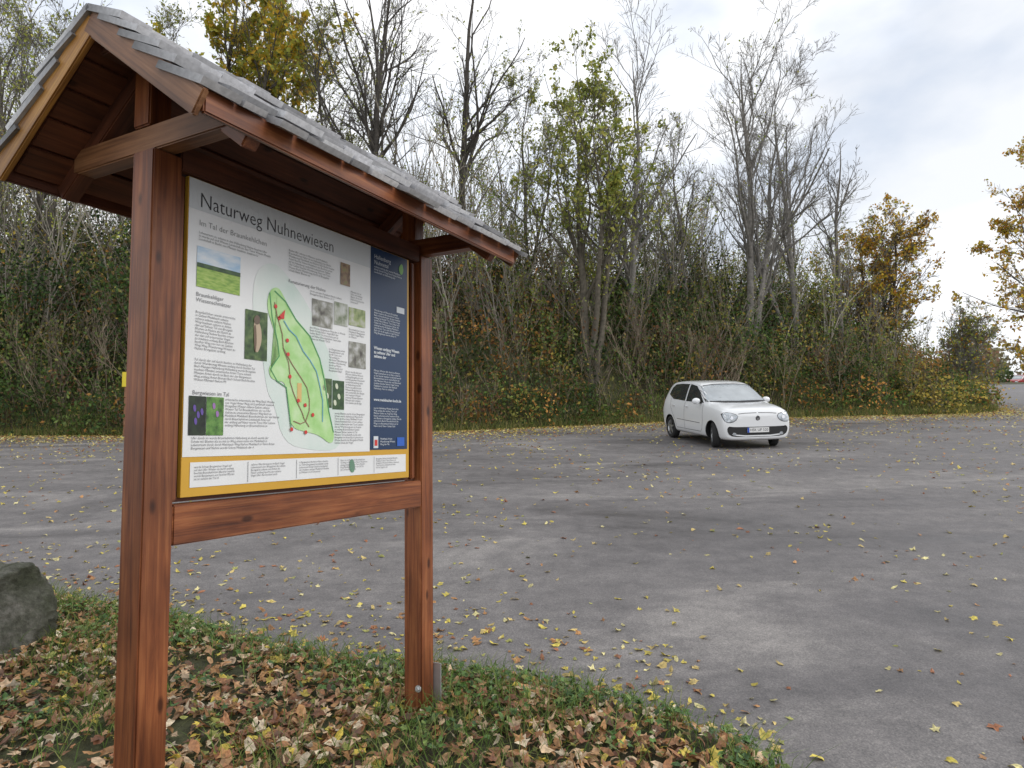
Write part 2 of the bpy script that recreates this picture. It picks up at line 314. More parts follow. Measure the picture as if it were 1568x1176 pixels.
# distant vegetation
def mass(name, cx, cy, sx, sy, sz, n, size, pal, z0=None):
    N = n; k = 40; cc = np.stack([rng.uniform(cx-sx, cx+sx, k), rng.uniform(cy-sy, cy+sy, k)], 1); hh = rng.uniform(.4, 1, k)*sz
    i = rng.integers(0, k, N); d = nrm(rng.normal(size=(N, 3)))*rng.uniform(.3, 1, (N, 1))**.4
    zz = ground(cc[:, 0], cc[:, 1]); C = np.stack([cc[i, 0], cc[i, 1], zz[i]+hh[i]*.5], 1)+d*np.stack([hh[i]*.45, hh[i]*.45, hh[i]*.5], 1)
    V, F = leafquads(C, size*rng.uniform(.6, 1.3, N)); pc = np.array(pal)[rng.integers(0, len(pal), k)][i]*rng.uniform(.6, 1.4, (N, 1))
    np_mesh(name, V, F, LEAF, np.repeat(pc, 4, 0))
mass("distant_tree_line", 66, 92, 34, 7, 9, 16000, .3, [(.16,.18,.10),(.24,.2,.12),(.28,.25,.13),(.15,.16,.1),(.3,.18,.12)])
mass("distant_hedge", 58, 78, 24, 4, 3.2, 9000, .2, [(.10,.14,.05),(.16,.14,.06),(.22,.10,.06)])
mass("roadside_bushes", 24, 42, 1.6, 6, 3.6, 9000, .09, [(.16,.19,.05),(.3,.26,.07),(.2,.14,.06)])

# ------------------------------------------------------------------ fallen leaves
def litter(name, x, y, z, size, pal, tilt, lift, wts=None):
    N = len(x); ang = np.arange(10)*2*np.pi/10
    rA = np.array([1, .52, .92, .48, .72, .25, .72, .48, .92, .52]); rB = np.array([1, .72, .5, .45, .5, .8, .5, .45, .5, .72])
    pick = rng.random(N) < .45
    rr = np.where(pick[:, None], rA[None], rB[None])*rng.uniform(.85, 1.15, (N, 10))
    px = rr*np.cos(ang); py = rr*np.sin(ang)*rng.uniform(.6, 1., (N, 1))
    c1 = rng.normal(0, .38, (N, 1)); c2 = rng.normal(0, .45, (N, 1)); pz = c1*px**2+c2*px*py+rng.normal(0, .06, (N, 10))
    L = np.concatenate([np.stack([px, py, pz], -1), np.zeros((N, 1, 3))], 1)*np.asarray(size)[:, None, None]
    n = nrm(np.stack([rng.normal(0, tilt, N), rng.normal(0, tilt, N)-SL, np.ones(N)], 1)); a = nrm(np.cross(n, rng.normal(size=(N, 3)))); b = np.cross(n, a)
    Wd = L[..., 0:1]*a[:, None]+L[..., 1:2]*b[:, None]+L[..., 2:3]*n[:, None]
    mn = Wd[..., 2].min(1); Wd = Wd+np.stack([x, y, z-mn*.55+lift], 1)[:, None]
    V = Wd.reshape(-1, 3); k = np.arange(10); base = np.arange(N)[:, None]*11
    F = np.stack([base+k, base+(k+1) % 10, np.broadcast_to(base+10, (N, 10))], -1).reshape(-1, 3)
    pal = np.array(pal); ci = rng.choice(len(pal), N, p=None if wts is None else np.array(wts)/sum(wts)); c = pal[ci]*rng.uniform(.65, 1.35, (N, 1))
    cc = np.repeat(c[:, None], 11, 1)*rng.uniform(.8, 1.15, (N, 11, 1)); cc[:, 10] *= .8
    return np_mesh(name, V, F, LITTER, cc.reshape(-1, 3))
LITTER = attr_mat("dry_leaf", .5, .12, .5, 60)
LP = [(.36,.17,.075),(.28,.12,.06),(.50,.29,.14),(.64,.46,.29),(.16,.08,.045),(.62,.48,.08),(.44,.23,.09),(.26,.27,.06),(.72,.60,.43)]
N = 40000; x = rng.uniform(-6, 1.7, N); y = rng.uniform(1.0, 6.2, N); d = vergeD(x, y)
pr = np.clip((d+.02)*3.2, 0, 1)*np.clip(.76+.65*fn(x, y, 4, 14), .30, 1); k = rng.random(N) < pr; x, y = x[k], y[k]
litter("fallen_leaves_on_verge", x, y, vergeZ(x, y), .037*rng.uniform(.6, 1.4, len(x)), LP, .42, rng.uniform(0, .045, len(x)), [16,11,15,13,7,6,14,4,9])
AP = [(.66,.54,.10),(.62,.47,.17),(.44,.22,.08),(.36,.14,.06),(.72,.64,.30),(.38,.38,.10)]
N = 32000; x = rng.uniform(-22, 27, N); y = 2.2+24*rng.random(N)**1.0; k = (vergeD(x, y) < .0) & (y < edgeY(x)) & (rng.random(N) < np.clip(.34+.7*fn(x, y, .9, 15)+.5*fn(x, y, 4, 16), .08, 1)); x, y = x[k], y[k]
n2 = 1300; x2 = rng.uniform(-6, 2.4, n2); y2 = np.interp(x2, VX, VY)+rng.exponential(.55, n2); n3 = 28000; x3 = rng.uniform(-26, 24, n3); y3 = edgeY(x3)-rng.gamma(1.3, .9, n3)+.6
x = np.concatenate([x, x2, x3]); y = np.concatenate([y, y2, y3]); zz = np.maximum(SL*y, ground(x, y)); zz = np.where(vergeD(x, y) > 0, vergeZ(x, y), zz)
sz = np.interp(y, [6, 16], [.034, .046])*rng.uniform(.4, 1.4, len(x))
litter("fallen_leaves_on_asphalt", x, y, zz, sz, AP, .22, .002+0*x, [15,13,9,7,10,4])
# grass and small weeds on the verge
N = 38000; x = rng.uniform(-5, 1.5, N); y = rng.uniform(1.5, 6, N); d = vergeD(x, y)
k = (d > -.03) & (rng.random(N) < np.clip(.7*np.exp(-((d-.18)/.3)**2)+1.5*np.clip(fn(x, y, 3, 18)-.10, 0, 1)+.9*np.exp(-((x+.35)**2+(y-3.5)**2)/.25)+.05, 0, 1)); x, y = x[k], y[k]; N = len(x)
h = rng.uniform(.05, .18, N); b = np.stack([x, y, vergeZ(x, y)], 1); dv = nrm(rng.normal(size=(N, 3))*np.array([1, 1, 0])); o = np.stack([rng.normal(0, .04, N), rng.normal(0, .04, N), h*.6], 1)
m1 = b+o; tip = m1+o*np.array([1.6, 1.6, .6])
V = np.stack([b-dv*.0025, b+dv*.0025, m1+dv*.002, m1-dv*.002, tip], 1).reshape(-1, 3); q = np.arange(N)[:, None]*5
F = np.concatenate([q+np.array([[0, 1, 2]]), q+np.array([[0, 2, 3]]), q+np.array([[3, 2, 4]])])
np_mesh("verge_grass", V, F, LEAF, leafcols(N, [(.12,.20,.04),(.18,.27,.06),(.25,.27,.09),(.09,.15,.03)], 5))
N = 2600; cxs = rng.uniform(-3.4, 1.2, 150); cys = np.interp(cxs, VX, VY)-rng.gamma(1.6, .22, 150)
cxs = np.concatenate([cxs, rng.normal(-2.75, .14, 14), rng.normal(-.35, .15, 12)]); cys = np.concatenate([cys, rng.normal(3.55, .14, 14), rng.normal(3.75, .25, 12)])
i = rng.integers(0, len(cxs), N); x = cxs[i]+rng.normal(0, .045, N); y = cys[i]+rng.normal(0, .045, N)
litter("verge_weeds", x, y, vergeZ(x, y), .02*rng.uniform(.5, 1.5, N), [(.08,.17,.035),(.12,.23,.05),(.06,.13,.03),(.18,.25,.06)], .45, rng.uniform(.03, .075, N))

# ------------------------------------------------------------------ boulder
def boulder(name, loc, sc, seed, mat):
    bm = bmesh.new(); bmesh.ops.create_icosphere(bm, subdivisions=6, radius=1)
    pl = [(Vector((.1, -.25, 1)).normalized(), .62), (Vector((1, -.35, .25)).normalized(), .60), (Vector((.35, -1, .1)).normalized(), .62), (Vector((.8, -.4, .75)).normalized(), .74), (Vector((-.4, -.7, .7)).normalized(), .72)]
    pl += [(Vector(np.random.default_rng(seed+i).normal(size=3)).normalized(), .70+.02*i) for i in range(9)]
    for v in bm.verts:
        p = v.co.copy(); w0 = .07*noise.noise(p*2.6)
        for n, dd in pl:
            e = p.dot(n)-(dd+w0)
            if e > 0: p -= n*e
        cr = abs(noise.noise(Vector((p.x*2, p.y*2, p.z*7))+Vector((3, 1, seed))))
        p *= 1+.05*noise.noise(p*1.7+Vector((seed, 0, 0)))+.04*noise.noise(p*5)+.02*noise.noise(p*14)+.01*noise.noise(p*32)-.045*max(0, 1-cr*14)
        v.co = Vector((p.x*sc[0], p.y*sc[1], p.z*sc[2]))
    me = bpy.data.meshes.new(name); bm.to_mesh(me); bm.free()
    for p in me.polygons: p.use_smooth = True
    me.materials.append(mat); o = bpy.data.objects.new(name, me); o.location = loc; link(o); return o
def stone_mat():
    m = bpy.data.materials.new("mossy_stone"); t = NT(m); out = t.n("ShaderNodeOutputMaterial"); p = t.n("ShaderNodeBsdfPrincipled", i_Roughness=.85)
    tc = t.n("ShaderNodeTexCoord"); a = t.n("ShaderNodeTexNoise", i_Scale=3., i_Detail=10., i_Roughness=.7); b = t.n("ShaderNodeTexNoise", i_Scale=26., i_Detail=8., i_Roughness=.7)
    for q in (a, b): t.l(tc.outputs["Object"], q.inputs[0])
    c = t.ramp(a.outputs[0], [(.38, (.055,.06,.035)), (.5, (.11,.11,.085)), (.62, (.20,.19,.165))]); c = t.mix(1., c, t.ramp(b.outputs[0], [(.3, (.45,.45,.42)), (.7, (1.4,1.4,1.4))]), 'MULTIPLY')
    t.l(c, p.inputs[0]); bp = t.n("ShaderNodeBump", i_Strength=1., i_Distance=.03); t.l(b.outputs[0], bp.inputs["Height"]); t.l(bp.outputs[0], p.inputs["Normal"]); t.l(p.outputs[0], out.inputs[0]); return m
boulder("boulder", (-3.60, 4.42, .66), (.60, .58, .54), 4, stone_mat())

# ------------------------------------------------------------------ information board
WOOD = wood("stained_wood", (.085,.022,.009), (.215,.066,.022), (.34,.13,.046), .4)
WOODD = wood("stained_wood_shaded", (.05,.015,.008), (.12,.038,.017), (.18,.06,.025), .6)  # darker copy of the stain, with shade under and behind the roof painted in
WOODL = wood("stained_wood_faded", (.13,.055,.025), (.25,.115,.05), (.35,.18,.09), .5)
BD = empty("information_board", (-1.14, 2.357, 0)); BD.rotation_euler = (0, 0, math.atan2(.8886, .4586))
def beam(name, a, b, wx, wy, mat, side=(1, 0, 0), bev=.005, parent=BD):
    a = Vector(a); b = Vector(b); z = (b-a).normalized(); x = Vector(side); x = (x-x.dot(z)*z).normalized(); y = z.cross(x); L = (b-a).length
    bm = bmesh.new(); bmesh.ops.create_cube(bm, size=1)
    for v in bm.verts: v.co = Vector((v.co.x*wx, v.co.y*wy, v.co.z*L))
    if bev: bmesh.ops.bevel(bm, geom=list(bm.edges), offset=bev, segments=2, affect='EDGES')
    me = bpy.data.meshes.new(name); bm.to_mesh(me); bm.free(); me.materials.append(mat)
    o = bpy.data.objects.new(name, me); link(o, parent)
    Mx = Matrix((x, y, z)).transposed().to_4x4(); Mx.translation = (a+b)/2; o.matrix_local = Mx; return o
def Zc(z): return z+ZC
yc = .035
beam("left_post", (-.095, yc, .0), (-.095, yc, Zc(1.0)), .11, .11, WOOD)
beam("right_post", (1.455, yc, .12), (1.455, yc, Zc(1.0)), .11, .11, WOOD)
beam("bottom_rail", (-.04, .012, Zc(-.268)), (1.40, .012, Zc(-.268)), .066, .135, WOOD, side=(0, 1, 0))
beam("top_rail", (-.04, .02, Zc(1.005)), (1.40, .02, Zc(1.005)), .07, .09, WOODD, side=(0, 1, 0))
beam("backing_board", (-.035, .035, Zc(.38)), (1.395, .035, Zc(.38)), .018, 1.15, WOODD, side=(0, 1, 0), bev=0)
beam("side_batten", (1.365, .016, Zc(-.19)), (1.365, .016, Zc(.95)), .03, .02, WOOD)
beam("side_batten_left", (-.022, .016, Zc(-.19)), (-.022, .016, Zc(.95)), .03, .02, WOOD)
RY, RZ = .07, 1.40; FY, BY, EZ = -.43, .57, 1.0; X0, X1 = -.30, 1.64
for nm, xx in (("near", -.095), ("far", 1.455)):
    beam(nm+"_tie_beam", (xx, -.36, Zc(1.05)), (xx, .47, Zc(1.05)), .07, .09, WOODL if nm == "near" else WOOD)
    beam(nm+"_king_post", (xx, RY, Zc(1.095)), (xx, RY, Zc(1.34)), .085, .085, WOOD)
    beam(nm+"_front_rafter", (xx, RY-.01, Zc(RZ-.07)), (xx, FY+.0, Zc(EZ-.045)), .06, .075, WOOD)
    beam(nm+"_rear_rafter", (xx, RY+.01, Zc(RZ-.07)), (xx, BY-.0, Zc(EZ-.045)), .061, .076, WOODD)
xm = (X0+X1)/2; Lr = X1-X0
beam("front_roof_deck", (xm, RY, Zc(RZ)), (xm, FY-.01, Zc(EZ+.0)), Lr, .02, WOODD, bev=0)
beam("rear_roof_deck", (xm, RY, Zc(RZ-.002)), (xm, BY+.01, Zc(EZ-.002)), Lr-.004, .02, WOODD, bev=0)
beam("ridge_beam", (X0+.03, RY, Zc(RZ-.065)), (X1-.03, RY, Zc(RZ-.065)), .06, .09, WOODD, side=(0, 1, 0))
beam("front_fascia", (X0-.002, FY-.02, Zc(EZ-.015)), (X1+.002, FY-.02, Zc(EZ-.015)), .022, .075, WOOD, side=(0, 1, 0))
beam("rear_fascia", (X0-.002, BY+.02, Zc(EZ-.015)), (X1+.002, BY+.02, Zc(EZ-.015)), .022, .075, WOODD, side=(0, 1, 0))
WOODLIT = wood("lit_ochre_wood", (.16,.065,.015), (.36,.17,.035), (.50,.27,.06), .5)  # orange tone stands for light falling on the rear verge boards
for nm, xx in (("near", X0-.012), ("far", X1+.012)):
    beam(nm+"_front_verge_board", (xx, RY+.01, Zc(RZ-.02)), (xx, FY-.03, Zc(EZ-.03)), .022, .085, WOODL)
    beam(nm+"_rear_verge_board", (xx+.001, RY-.01, Zc(RZ-.022)), (xx+.001, BY+.03, Zc(EZ-.03)), .022, .085, WOODLIT)
for k in range(5):
    f = (k+.5)/5
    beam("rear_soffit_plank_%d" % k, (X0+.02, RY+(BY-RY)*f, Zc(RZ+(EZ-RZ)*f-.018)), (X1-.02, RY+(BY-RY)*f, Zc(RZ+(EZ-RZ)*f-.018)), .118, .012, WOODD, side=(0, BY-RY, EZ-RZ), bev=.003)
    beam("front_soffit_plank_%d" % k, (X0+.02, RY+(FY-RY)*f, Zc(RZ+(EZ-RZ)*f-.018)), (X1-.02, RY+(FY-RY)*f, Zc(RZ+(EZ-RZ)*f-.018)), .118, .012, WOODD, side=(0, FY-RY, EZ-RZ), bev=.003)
# shingles
SH = attr_mat("weathered_shingle", .34, 0, .7, 20, .06, .75, 1.2); SHE = attr_mat("shingle_edge", .5, 0, .4, 60, 0, .8, 1.15)
def shingles(name, sy, ey):
    e = np.array([0, RY-ey, RZ-EZ]); Ls = np.linalg.norm(e); e = e/Ls; n = np.array([0, -e[2]*sy, abs(e[1])]); Vs, Fs, Cs, Ms = [], [], [], []; o = 0; rows = 5; st = (Ls+.02)/rows
    for r in range(rows):
        x = X0-.035
        while x < X1+.03:
            w = rng.uniform(.11, .24); w = min(w, X1+.045-x); d0 = r*st-.06+rng.normal(0, .016); d1 = min(d0+st*1.65, Ls+.012); j = rng.normal(0, .006); hl = .060+abs(rng.normal(0, .009)); th = .020+rng.uniform(0, .005)
            base = np.array([0, ey, EZ+ZC]); g = rng.uniform(.008, .018)
            P = []
            for (dd, hb) in ((d0, hl), (d1, .022)):
                for xx in (x, x+w-g):
                    for hh in (hb-th, hb): P.append(base+e*(dd+(j if xx == x else -j))+n*hh+np.array([xx, 0, 0]))
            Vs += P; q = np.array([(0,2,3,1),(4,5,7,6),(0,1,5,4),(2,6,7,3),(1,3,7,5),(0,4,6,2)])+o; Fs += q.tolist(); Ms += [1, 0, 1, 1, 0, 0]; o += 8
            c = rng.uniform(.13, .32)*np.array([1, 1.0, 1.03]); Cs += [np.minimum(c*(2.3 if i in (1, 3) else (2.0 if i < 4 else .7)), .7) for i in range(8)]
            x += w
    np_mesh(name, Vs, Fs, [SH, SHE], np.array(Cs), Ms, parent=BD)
shingles("front_shingles", 1, FY)
shingles("rear_shingles", -1, BY)
STEEL = simple("galvanised_steel", (.50,.51,.52), .4, .6)
beam("post_anchor_plate", (1.518, -.03, .30), (1.518, -.03, .66), .007, .06, STEEL, bev=.001)
beam("post_anchor_plate_rear", (1.395, .04, .28), (1.395, .04, .40), .006, .05, STEEL, bev=.001)
def cyl(name, loc, r, depth, axis, mat, parent, seg=20, bev=.0):
    bm = bmesh.new(); bmesh.ops.create_cone(bm, cap_ends=True, segments=seg, radius1=r, radius2=r, depth=depth)
    me = bpy.data.meshes.new(name); bm.to_mesh(me); bm.free(); me.materials.append(mat); o = bpy.data.objects.new(name, me); link(o, parent)
    o.rotation_euler = {'x': (0, R(90), 0), 'y': (R(90), 0, 0), 'z': (0, 0, 0)}[axis]; o.location = loc; return o
for k, (yy, zz) in enumerate(((.0, .56), (.0, .41))):
    cyl("bolt_washer_%d" % k, (1.397, yy, zz), .017, .006, 'x', STEEL, BD); cyl("bolt_head_%d" % k, (1.391, yy, zz), .01, .014, 'x', STEEL, BD, 6)
for k, zz in enumerate((.45, .58)):
    cyl("plate_bolt_%d" % k, (1.525, -.035, zz), .009, .01, 'x', STEEL, BD, 6)

# panel faces; panel coordinates: s along the board, v down from the top edge
PT, PH = Zc(.955), 1.135
def C_(c, r=.32, v=.03, sc=8): return simple("print_%02x%02x%02x" % tuple(int(q*255) for q in c), c, r, var=v, scale=sc, spec=.5)
WHITE = C_((.75,.76,.765)); GOLD = C_((.60,.34,.04)); NAVY = C_((.016,.040,.10)); INK = C_((.06,.06,.065)); INKG = C_((.22,.22,.23)); HEADER_SHADE = C_((.60,.63,.65))
def sheet(name, s0, v0, s1, v1, lay, mat):
    z0 = PT-v1*PH; z1 = PT-v0*PH; y = -.0012*lay
    return np_mesh(name, [(s0, y, z0), (s1, y, z0), (s1, y, z1), (s0, y, z1)], [(0, 1, 2, 3)], mat, parent=BD)
def poly(name, pts, lay, mat):
    bm = bmesh.new(); vs = [bm.verts.new((s, -.0012*lay, PT-v*PH)) for s, v in pts]; bm.faces.new(vs); bmesh.ops.triangulate(bm, faces=bm.faces)
    me = bpy.data.meshes.new(name); bm.to_mesh(me); bm.free(); me.materials.append(mat); return link(bpy.data.objects.new(name, me), BD)
def smoothpts(pts, it=2):
    for _ in range(it):
        q = []
        for i in range(len(pts)):
            a, b = pts[i], pts[(i+1) % len(pts)]; q += [(a[0]*.75+b[0]*.25, a[1]*.75+b[1]*.25), (a[0]*.25+b[0]*.75, a[1]*.25+b[1]*.75)]
        pts = q
    return pts
def strip(name, pts, w, lay, mat):
    V = []; F = []
    P = [Vector((s, PT-v*PH)) for s, v in pts]
    for i, p in enumerate(P):
        d = (P[min(i+1, len(P)-1)]-P[max(i-1, 0)]).normalized(); n = Vector((-d.y, d.x))*w/2
        V += [(p.x+n.x, -.0012*lay, p.y+n.y), (p.x-n.x, -.0012*lay, p.y-n.y)]
        if i: F.append((2*i-2, 2*i-1, 2*i+1, 2*i))
    np_mesh(name, V, F, mat, parent=BD)
beam("panel_board", (0.001, .010, PT-PH/2), (1.319, .010, PT-PH/2), .019, PH, GOLD, side=(0, 1, 0), bev=.001)
sheet("white_print", .003, .002, 1.004, .878, 1, WHITE)
sheet("navy_print", 1.006, .002, 1.302, .872, 1, NAVY)
sheet("footer_print", .035, .895, 1.29, .972, 1, WHITE)
sheet("header_shade", .004, .003, 1.003, .10, 2, HEADER_SHADE)  # grey top band: the roof's shadow on the panel, put into the colour
def text(name, body, s, v, size, mat, lay=3, bold=0, sx=1.):
    cu = bpy.data.curves.new(name, 'FONT'); cu.body = body; cu.size = size; cu.resolution_u = 2; cu.offset = bold; cu.space_line = .95; cu.materials.append(mat)
    o = bpy.data.objects.new(name, cu); link(o, BD); o.location = (s, -.0012*lay, PT-v*PH); o.rotation_euler = (R(90), 0, 0); o.scale = (sx, 1, 1); return o
WD = "die der und in den Wiesen Nuhne von Braunkehlchen zu Tal mit Arten auf Pflanzen Tiere entlang Bergwiesen Natur Wanderweg Lebensraum Brutgebiet Bach feuchte Vogel seltene im Landschaft Schutz Gebiet Weg ist wurde durch Hallenberg Medebach Bucht Ufer Blumen artenreiche Insekten".split()
def para(name, s0, v0, s1, v1, mat=INKG, size=.0125, bold=0):
    nch = int((s1-s0)/(size*.50)); nl = max(1, int((v1-v0)*PH/(size*1.0))); L = []
    for i in range(nl):
        l = ""
        while len(l) < nch-4: l += random.choice(WD)+" "
        L.append(l[:nch].strip())
    L[-1] = L[-1][:int(nch*random.uniform(.4, .9))]
    text(name, "\n".join(L), s0, v0+size*.8/PH, size, mat, bold=bold)
text("title", "Naturweg Nuhnewiesen", .045, .088, .078, INK, sx=.91, bold=-.0006)
text("subtitle", "Im Tal der Braunkehlchen", .045, .148, .030, INKG, bold=-.0003)
para("intro_text", .045, .165, .42, .205)
para("nuhne_text", .475, .13, .77, .22)
text("heading_1", "Renaturierung der Nuhne", .475, .255, .021, INKG); para("nuhne_text_2", .60, .26, .83, .285); para("nuhne_text_3", .60, .40, .84, .46); para("nuhne_text_4", .85, .375, .975, .425); para("nuhne_text_5", .86, .22, .975, .285)
text("heading_2", "Braunkehliger\nWiesenschmätzer", .04, .375, .021, INKG); para("bird_text", .04, .42, .235, .56); para("bird_text_2", .04, .57, .36, .655)
text("heading_3", "Bergwiesen im Tal", .035, .685, .021, INKG); para("meadow_text", .175, .69, .46, .80); para("meadow_text_2", .035, .815, .46, .87); para("right_text", .76, .72, .985, .86); para("right_text_2", .83, .55, .985, .70); para("right_text_3", .72, .47, .84, .58)
def photo_mat(name, cols, sc=25, stretch=(1, 1, 1)):
    m = bpy.data.materials.new(name); t = NT(m); out = t.n("ShaderNodeOutputMaterial"); p = t.n("ShaderNodeBsdfPrincipled", i_Roughness=.32); tc = t.n("ShaderNodeTexCoord"); mp = t.n("ShaderNodeMapping"); mp.inputs["Scale"].default_value = stretch
    no = t.n("ShaderNodeTexNoise", i_Scale=float(sc), i_Detail=5.); t.l(tc.outputs["Object"], mp.inputs[0]); t.l(mp.outputs[0], no.inputs[0]); k = len(cols)
    t.l(t.ramp(no.outputs[0], [(.32+.36*i/(k-1), c) for i, c in enumerate(cols)]), p.inputs[0]); t.l(p.outputs[0], out.inputs[0]); return m
GRN = photo_mat("photo_meadow", [(.16,.30,.05),(.28,.43,.08),(.40,.52,.14)], 30, (1, 1, 4)); BLU = photo_mat("photo_sky", [(.35,.52,.70),(.55,.65,.75),(.7,.74,.78)], 12, (1, 1, 3)); FOR = photo_mat("photo_forest", [(.02,.05,.02),(.06,.12,.04)], 40)
DK = photo_mat("photo_dark", [(.02,.035,.015),(.06,.11,.035),(.14,.20,.07)], 30); GR = photo_mat("photo_grey", [(.08,.07,.06),(.26,.26,.22),(.55,.55,.55)], 25); FL = photo_mat("photo_flower", [(.04,.09,.025),(.10,.23,.05),(.17,.32,.08)], 40)
BRN = photo_mat("photo_brown", [(.10,.06,.04),(.3,.2,.12),(.25,.3,.1)], 30)
sheet("meadow_photo_sky", .04, .215, .23, .275, 3, BLU); sheet("meadow_photo_grass", .04, .275, .23, .345, 3, GRN); sheet("meadow_photo_trees", .04, .268, .23, .282, 4, FOR)
sheet("bird_photo", .258, .385, .368, .555, 3, DK)
poly("bird_body", smoothpts([(.298,.42),(.318,.415),(.335,.44),(.34,.485),(.325,.525),(.31,.53),(.3,.48)]), 4, C_((.48,.38,.27))); poly("bird_head", smoothpts([(.295,.42),(.305,.40),(.325,.40),(.33,.425),(.31,.435)]), 5, C_((.14,.10,.07))); poly("bird_wing", smoothpts([(.298,.44),(.308,.43),(.314,.49),(.308,.54),(.300,.50)]), 5, C_((.16,.11,.07)))
sheet("flower_photo_a", .022, .69, .092, .812, 3, photo_mat("photo_night", [(.012,.015,.012),(.03,.05,.025)], 30)); sheet("flower_photo_b", .094, .69, .168, .812, 3, FL)
for k, (a, b) in enumerate(((.045,.73),(.06,.75),(.05,.77),(.075,.74))): poly("flower_%d" % k, smoothpts([(a-.007,b-.010),(a+.002,b-.014),(a+.007,b),(a+.003,b+.011),(a-.005,b+.006)]), 4, C_((.13,.08,.33)))
for k, (a, b) in enumerate(((.125,.72),(.14,.745))): poly("flower_b_%d" % k, smoothpts([(a-.008,b-.01),(a+.004,b-.012),(a+.008,b+.004),(a-.003,b+.012)]), 4, C_((.33,.17,.42)))
sheet("photo_portrait", .79, .116, .855, .207, 3, BRN); sheet("photo_river_a", .613, .292, .742, .396, 3, GR); sheet("photo_river_b", .75, .282, .84, .374, 3, photo_mat("photo_river", [(.12,.16,.07),(.4,.42,.36),(.6,.62,.62)], 20)); sheet("photo_river_c", .848, .29, .965, .364, 3, photo_mat("photo_field", [(.08,.14,.04),(.3,.36,.15),(.5,.5,.45)], 20))
sheet("photo_stone", .85, .43, .97, .536, 3, GR); sheet("photo_plant_a", .67, .592, .74, .705, 3, DK); sheet("photo_plant_b", .744, .596, .82, .71, 3, FOR)
for k, (a, b) in enumerate(((.69,.63),(.71,.66),(.77,.62),(.785,.66),(.76,.685))): poly("blossom_%d" % k, smoothpts([(a-.011,b-.01),(a+.004,b-.014),(a+.011,b+.004),(a+.002,b+.012),(a-.008,b+.006)]), 4, C_((.62,.66,.5)))
# map
poly("map_halo", smoothpts([(.30,.24),(.40,.19),(.50,.25),(.60,.33),(.70,.46),(.80,.60),(.83,.74),(.80,.87),(.62,.868),(.46,.84),(.41,.70),(.37,.66),(.34,.5),(.29,.4)]), 2, photo_mat("map_pale", [(.56,.68,.62),(.65,.73,.69),(.71,.75,.725)], 5))
poly("map_area", smoothpts([(.375,.30),(.42,.28),(.457,.32),(.49,.36),(.52,.385),(.595,.43),(.65,.50),(.69,.57),(.71,.66),(.725,.74),(.76,.81),(.74,.85),(.66,.81),(.595,.80),(.5,.785),(.49,.72),(.475,.66),(.46,.62),(.42,.62),(.385,.61),(.375,.57),(.43,.535),(.42,.48),(.395,.43),(.36,.36)]), 4, photo_mat("map_green", [(.33,.60,.20),(.43,.68,.29),(.55,.74,.42)], 14))
DG = C_((.08,.30,.11)); RED = C_((.60,.05,.04)); LIN = C_((.28,.15,.10))
strip("map_border_line", smoothpts([(.40,.30),(.46,.33),(.52,.39),(.60,.44),(.66,.52),(.69,.6),(.72,.72),(.75,.8)], 0), .006, 5, DG)
strip("map_border_line_b", [(.375,.31),(.39,.40),(.42,.48),(.43,.53),(.385,.58),(.42,.62),(.47,.64),(.49,.74),(.5,.79)], .005, 5, DG)
strip("map_route", [(.40,.34),(.415,.39),(.43,.42),(.443,.45),(.45,.50),(.468,.53),(.48,.55),(.487,.59),(.49,.62),(.51,.66),(.53,.69),(.56,.73),(.57,.75),(.60,.78)], .004, 6, LIN); strip("map_route_b", [(.45,.50),(.50,.555),(.55,.60),(.585,.635),(.60,.68),(.60,.72),(.58,.76),(.55,.77),(.51,.76)], .004, 6, LIN); strip("map_river", [(.45,.40),(.48,.43),(.52,.45),(.56,.50),(.60,.53),(.64,.57),(.66,.62),(.68,.68),(.68,.76)], .005, 6, C_((.15,.38,.5)))
for k, (a, b) in enumerate(((.405,.355),(.425,.395),(.47,.47),(.475,.52),(.487,.60),(.535,.685),(.575,.70),(.62,.735),(.50,.79),(.58,.80))):
    poly("map_marker_%d" % k, [(a+.0085*math.cos(q*.5236), b+.0085*math.sin(q*.5236)/PH) for q in range(12)], 7, RED)
poly("map_pin", [(.415,.395),(.455,.36),(.45,.395)], 7, RED); sheet("map_orange_patch", .53, .62, .555, .69, 5, C_((.66,.47,.18)))
# navy column
IW = C_((.62,.66,.70)); text("navy_title", "Hallenberg\nNuhnetal", 1.03, .05, .030, IW); poly("emblem", smoothpts([(1.22,.06),(1.255,.025),(1.27,.06),(1.25,.09)]), 3, C_((.2,.45,.1)))
para("navy_text_1", 1.03, .08, 1.28, .125, IW, .014); sheet("navy_label", 1.21, .235, 1.275, .262, 3, IW); para("navy_text_2", 1.03, .27, 1.28, .39, IW, .013); para("navy_text_3", 1.03, .43, 1.27, .50, IW, .021, .0006); para("navy_text_4", 1.03, .53, 1.28, .63, IW, .013)
text("web_address", "www.medebacher-bucht.de", 1.03, .665, .0195, IW, bold=.0005); para("navy_text_5", 1.03, .69, 1.28, .79, IW, .013); sheet("eu_flag", 1.215, .82, 1.275, .858, 3, C_((.03,.12,.5))); sheet("crest_logo", 1.03, .815, 1.065, .865, 3, IW); sheet("crest_logo_red", 1.037, .83, 1.058, .855, 4, RED); para("navy_text_6", 1.08, .82, 1.2, .86, IW, .014)
for k in range(5): para("footer_text_%d" % k, .05+k*.25, .905, .05+k*.25+.2, .955, INKG, .011)
for k in range(4): strip("footer_rule_%d" % k, [(.285+k*.25, .90), (.285+k*.25, .967)], .002, 3, INKG)
poly("footer_logo", smoothpts([(.86,.91),(.885,.905),(.90,.94),(.885,.965),(.86,.95)]), 3, C_((.15,.3,.2)))

